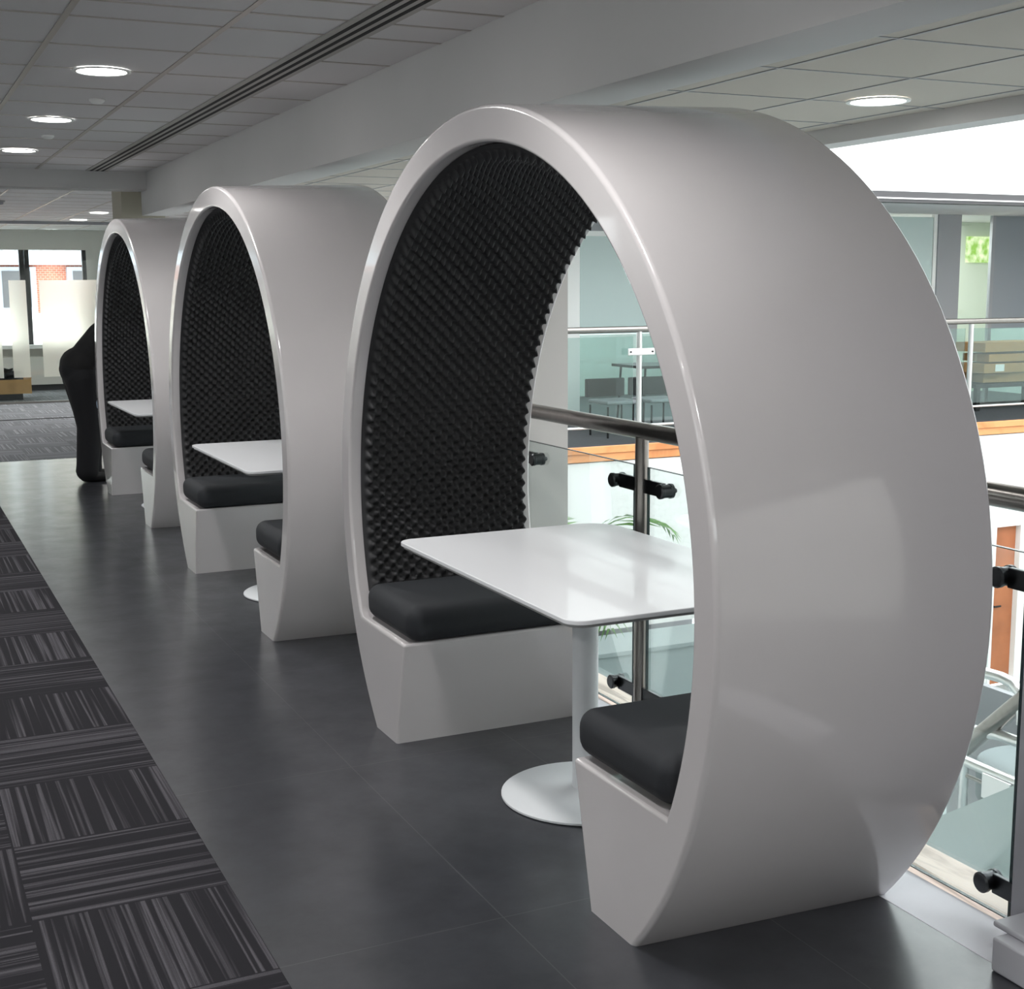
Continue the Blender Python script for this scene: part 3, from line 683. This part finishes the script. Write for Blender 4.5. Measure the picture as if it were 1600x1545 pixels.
# table and chairs behind the far glass, planters
t = empty('cafe_table', (6.9, 9.75, -.02), 'dark cafe table with slender legs behind the far gallery glass', 'table')
obj('tabletop', BX(-.6, .6, -.35, .35, .70, .73), M_BLACKP, t)
for x in (-.55, .5):
    for y in (-.3, .3): obj('leg', TB([(x, y, 0), (x*.93, y*.93, .7)], .014, 8), M_BLACKP, t)
for i, (x, lb) in enumerate(((5.75, 'dark framed low chair left of the cafe table behind the far glass'), (6.30, 'low chair with pale seat directly beside the cafe table across the atrium'))):
    t = empty('low_chair', (x, 9.05, -.02), lb, 'chair', 'chairs on the far gallery')
    obj('seat', BX(-.22, .22, -.22, .22, .36, .40), M_GREYP, t, bevel=.015); obj('backrest', BX(-.24, .24, .2, .26, .42, .62), M_BLACKP, t, bevel=.01)
    for a in (-.2, .2):
        for b in (-.2, .2): obj('leg', TB([(a, b, 0), (a, b, .34)], .012, 8), M_BLACKP, t)
def planter(x, y, n, lb):
    t = empty('planter', (x, y, -.02), lb, 'planter', 'planters on the far gallery')
    obj('trough', BX(-.45, .45, -.17, .17, 0, .34), M_BLACKP, t, bevel=.01)
    bm = bmesh.new()
    for k in range(n):
        a, b = R.uniform(-.4, .4), R.uniform(-.14, .14); dx, dy, h_ = R.uniform(-.12, .12), R.uniform(-.1, .1), R.uniform(.08, .24)
        v = [bm.verts.new(q) for q in ((a-.02, b, .33), (a+.02, b, .33), (a+dx+.025, b+dy, .33+h_*.6), (a+dx*1.5, b+dy*1.5, .33+h_), (a+dx-.02, b+dy, .33+h_*.6))]; bm.faces.new(v)
    obj('foliage', bm, M_LEAF, t, smooth=False)
planter(7.1, 8.6, 160, 'long black trough planter with low green leaves behind the far glass'); planter(8.15, 8.6, 150, 'second black trough planter, partly hidden behind the nearest pod rim')

# ------------------------------------------------------------------ palm in atrium
def palm(loc, lb, h0, n, seed):
    rr_ = random.Random(seed); t = empty('potted_palm', loc, lb, 'plant')
    obj('pot', lathe([(0, 0), (.20, 0), (.27, .5), (.25, .5), (.24, .44), (0, .44)], 32), M_POT, t)
    obj('trunk', TB([(0, 0, .44), (.02, .01, h0*.5), (0, 0, h0)], [.045, .035, .03], 10), mat('palm_trunk', (120, 100, 70), .9) if seed == 1 else bpy.data.materials['palm_trunk'], t)
    for k in range(n):
        az = 2*pi*k/n + rr_.uniform(-.2, .2); el = rr_.uniform(.35, 1.15); ln = rr_.uniform(.75, 1.05)
        bm = bmesh.new(); prev = None; pts = []
        for i in range(15):
            u = i/14; a = el - 1.9*u*u
            if i == 0: p_ = Vector((0, 0, h0))
            else: p_ = pts[-1] + Vector((cos(az)*cos(a), sin(az)*cos(a), sin(a)))*ln/14
            pts.append(p_)
        tube(bm, pts, [.008*(1-i/16) for i in range(15)], 5)
        sd = Vector((-sin(az), cos(az), 0))
        for i in range(2, 15):
            dv = (pts[i]-pts[i-1]).normalized(); L_ = .32*sin(pi*min(1, (i+2)/17))
            for s in (-1, 1):
                q = pts[i]; e = q + (sd*s*.7 + dv*.75)*L_ - Vector((0, 0, .35*L_)); mid = (q+e)/2 + Vector((0, 0, .02)); wv = dv*.014
                v = [bm.verts.new(z) for z in (q, mid+wv, e, mid-wv)]; bm.faces.new(v)
        obj('frond', bm, M_LEAF, t, smooth=False)
    return t
palm((2.0, 3.2, -3.298), 'tall green palm standing on the lower floor just beyond the glass balustrade', 3.12, 13, 1)

# ------------------------------------------------------------------ staircase in the atrium
st = empty('staircase', (3.2, .9, -3.3), 'teal and steel staircase in the atrium at the right edge', 'staircase')
def S(p): return (p[0]-3.2, p[1]-.9, p[2]+3.3)
def sp(name, bm, m, **k):
    bmesh.ops.translate(bm, vec=(-3.2, -.9, 3.3), verts=bm.verts[:]); return obj(name, bm, m, st, **k)
sp('side_panel', prism([(2.3, -1.86), (-1.2, .55), (-1.2, -.6), (2.3, -3.0)], 'x', 3.18, 3.21), M_TEALP, smooth=False)
for k in range(12): sp('tread', BX(3.3, 4.5, 2.3-.27*(k+1), 2.3-.27*k, -2.9+.19*k, -2.72+.19*k), M_TEALP, smooth=False)
sp('handrail', TB([(3.75, 1.75, -1.02), (3.75, .4, -1.02)], .03), M_STEELW)
sp('lower_rail', TB([(3.75, 1.75, -1.10), (3.75, .4, -1.10)], .012), M_STEEL)
for y in (1.6, 1.1): sp('post', TB([(3.75, y, -2.2), (3.75, y, -1.02)], .025), M_STEELW)
sp('inclined_handrail', TB([(4.0, 2.3, -1.50), (4.0, 1.2, -.42)], .05), M_STEEL)
sp('curved_handrail', TB([(4.0, 2.3, -.60), (4.0, 1.60, -.575), (4.0, 1.52, -.585), (4.0, 1.46, -.63), (4.0, 1.44, -.80)], .032), M_STEELW)
sp('curved_handrail', TB([(4.0, 2.3, -.98), (4.0, 1.80, -.94), (4.0, 1.60, -.91), (4.0, 1.30, -.90)], .032), M_STEELW)
sp('landing', lathe([(0, -.2), (.36, -.2), (.36, 0), (0, 0)], 40, (4.25, 1.5, -1.10)), mat('slate_landing', (112, 124, 126), .5))
b_ = sp('fixing_plate', BX(3.70, 3.715, 1.22, 1.42, -1.16, -1.02), M_STEELW, bevel=.005)
sp('far_side_panel', BX(4.6, 4.65, -.5, 2.6, -3.2, -.9), M_GREYP, smooth=False)
sp('landing_slab', BX(3.3, 4.6, 2.3, 3.1, -2.95, -2.85), M_TEALP, smooth=False)
# reception counter below
t = empty('reception_counter', (6.0, 7.2, -3.3), 'teal grey counter on the lower floor seen under the nearest table', 'counter')
obj('front_panel', BX(-3.4, 1.6, 0, .04, 0, 1.36), M_LOWER, t, smooth=False); obj('worktop', BX(-3.4, 1.6, -.02, .6, 1.36, 1.40), M_LOWER, t, smooth=False)
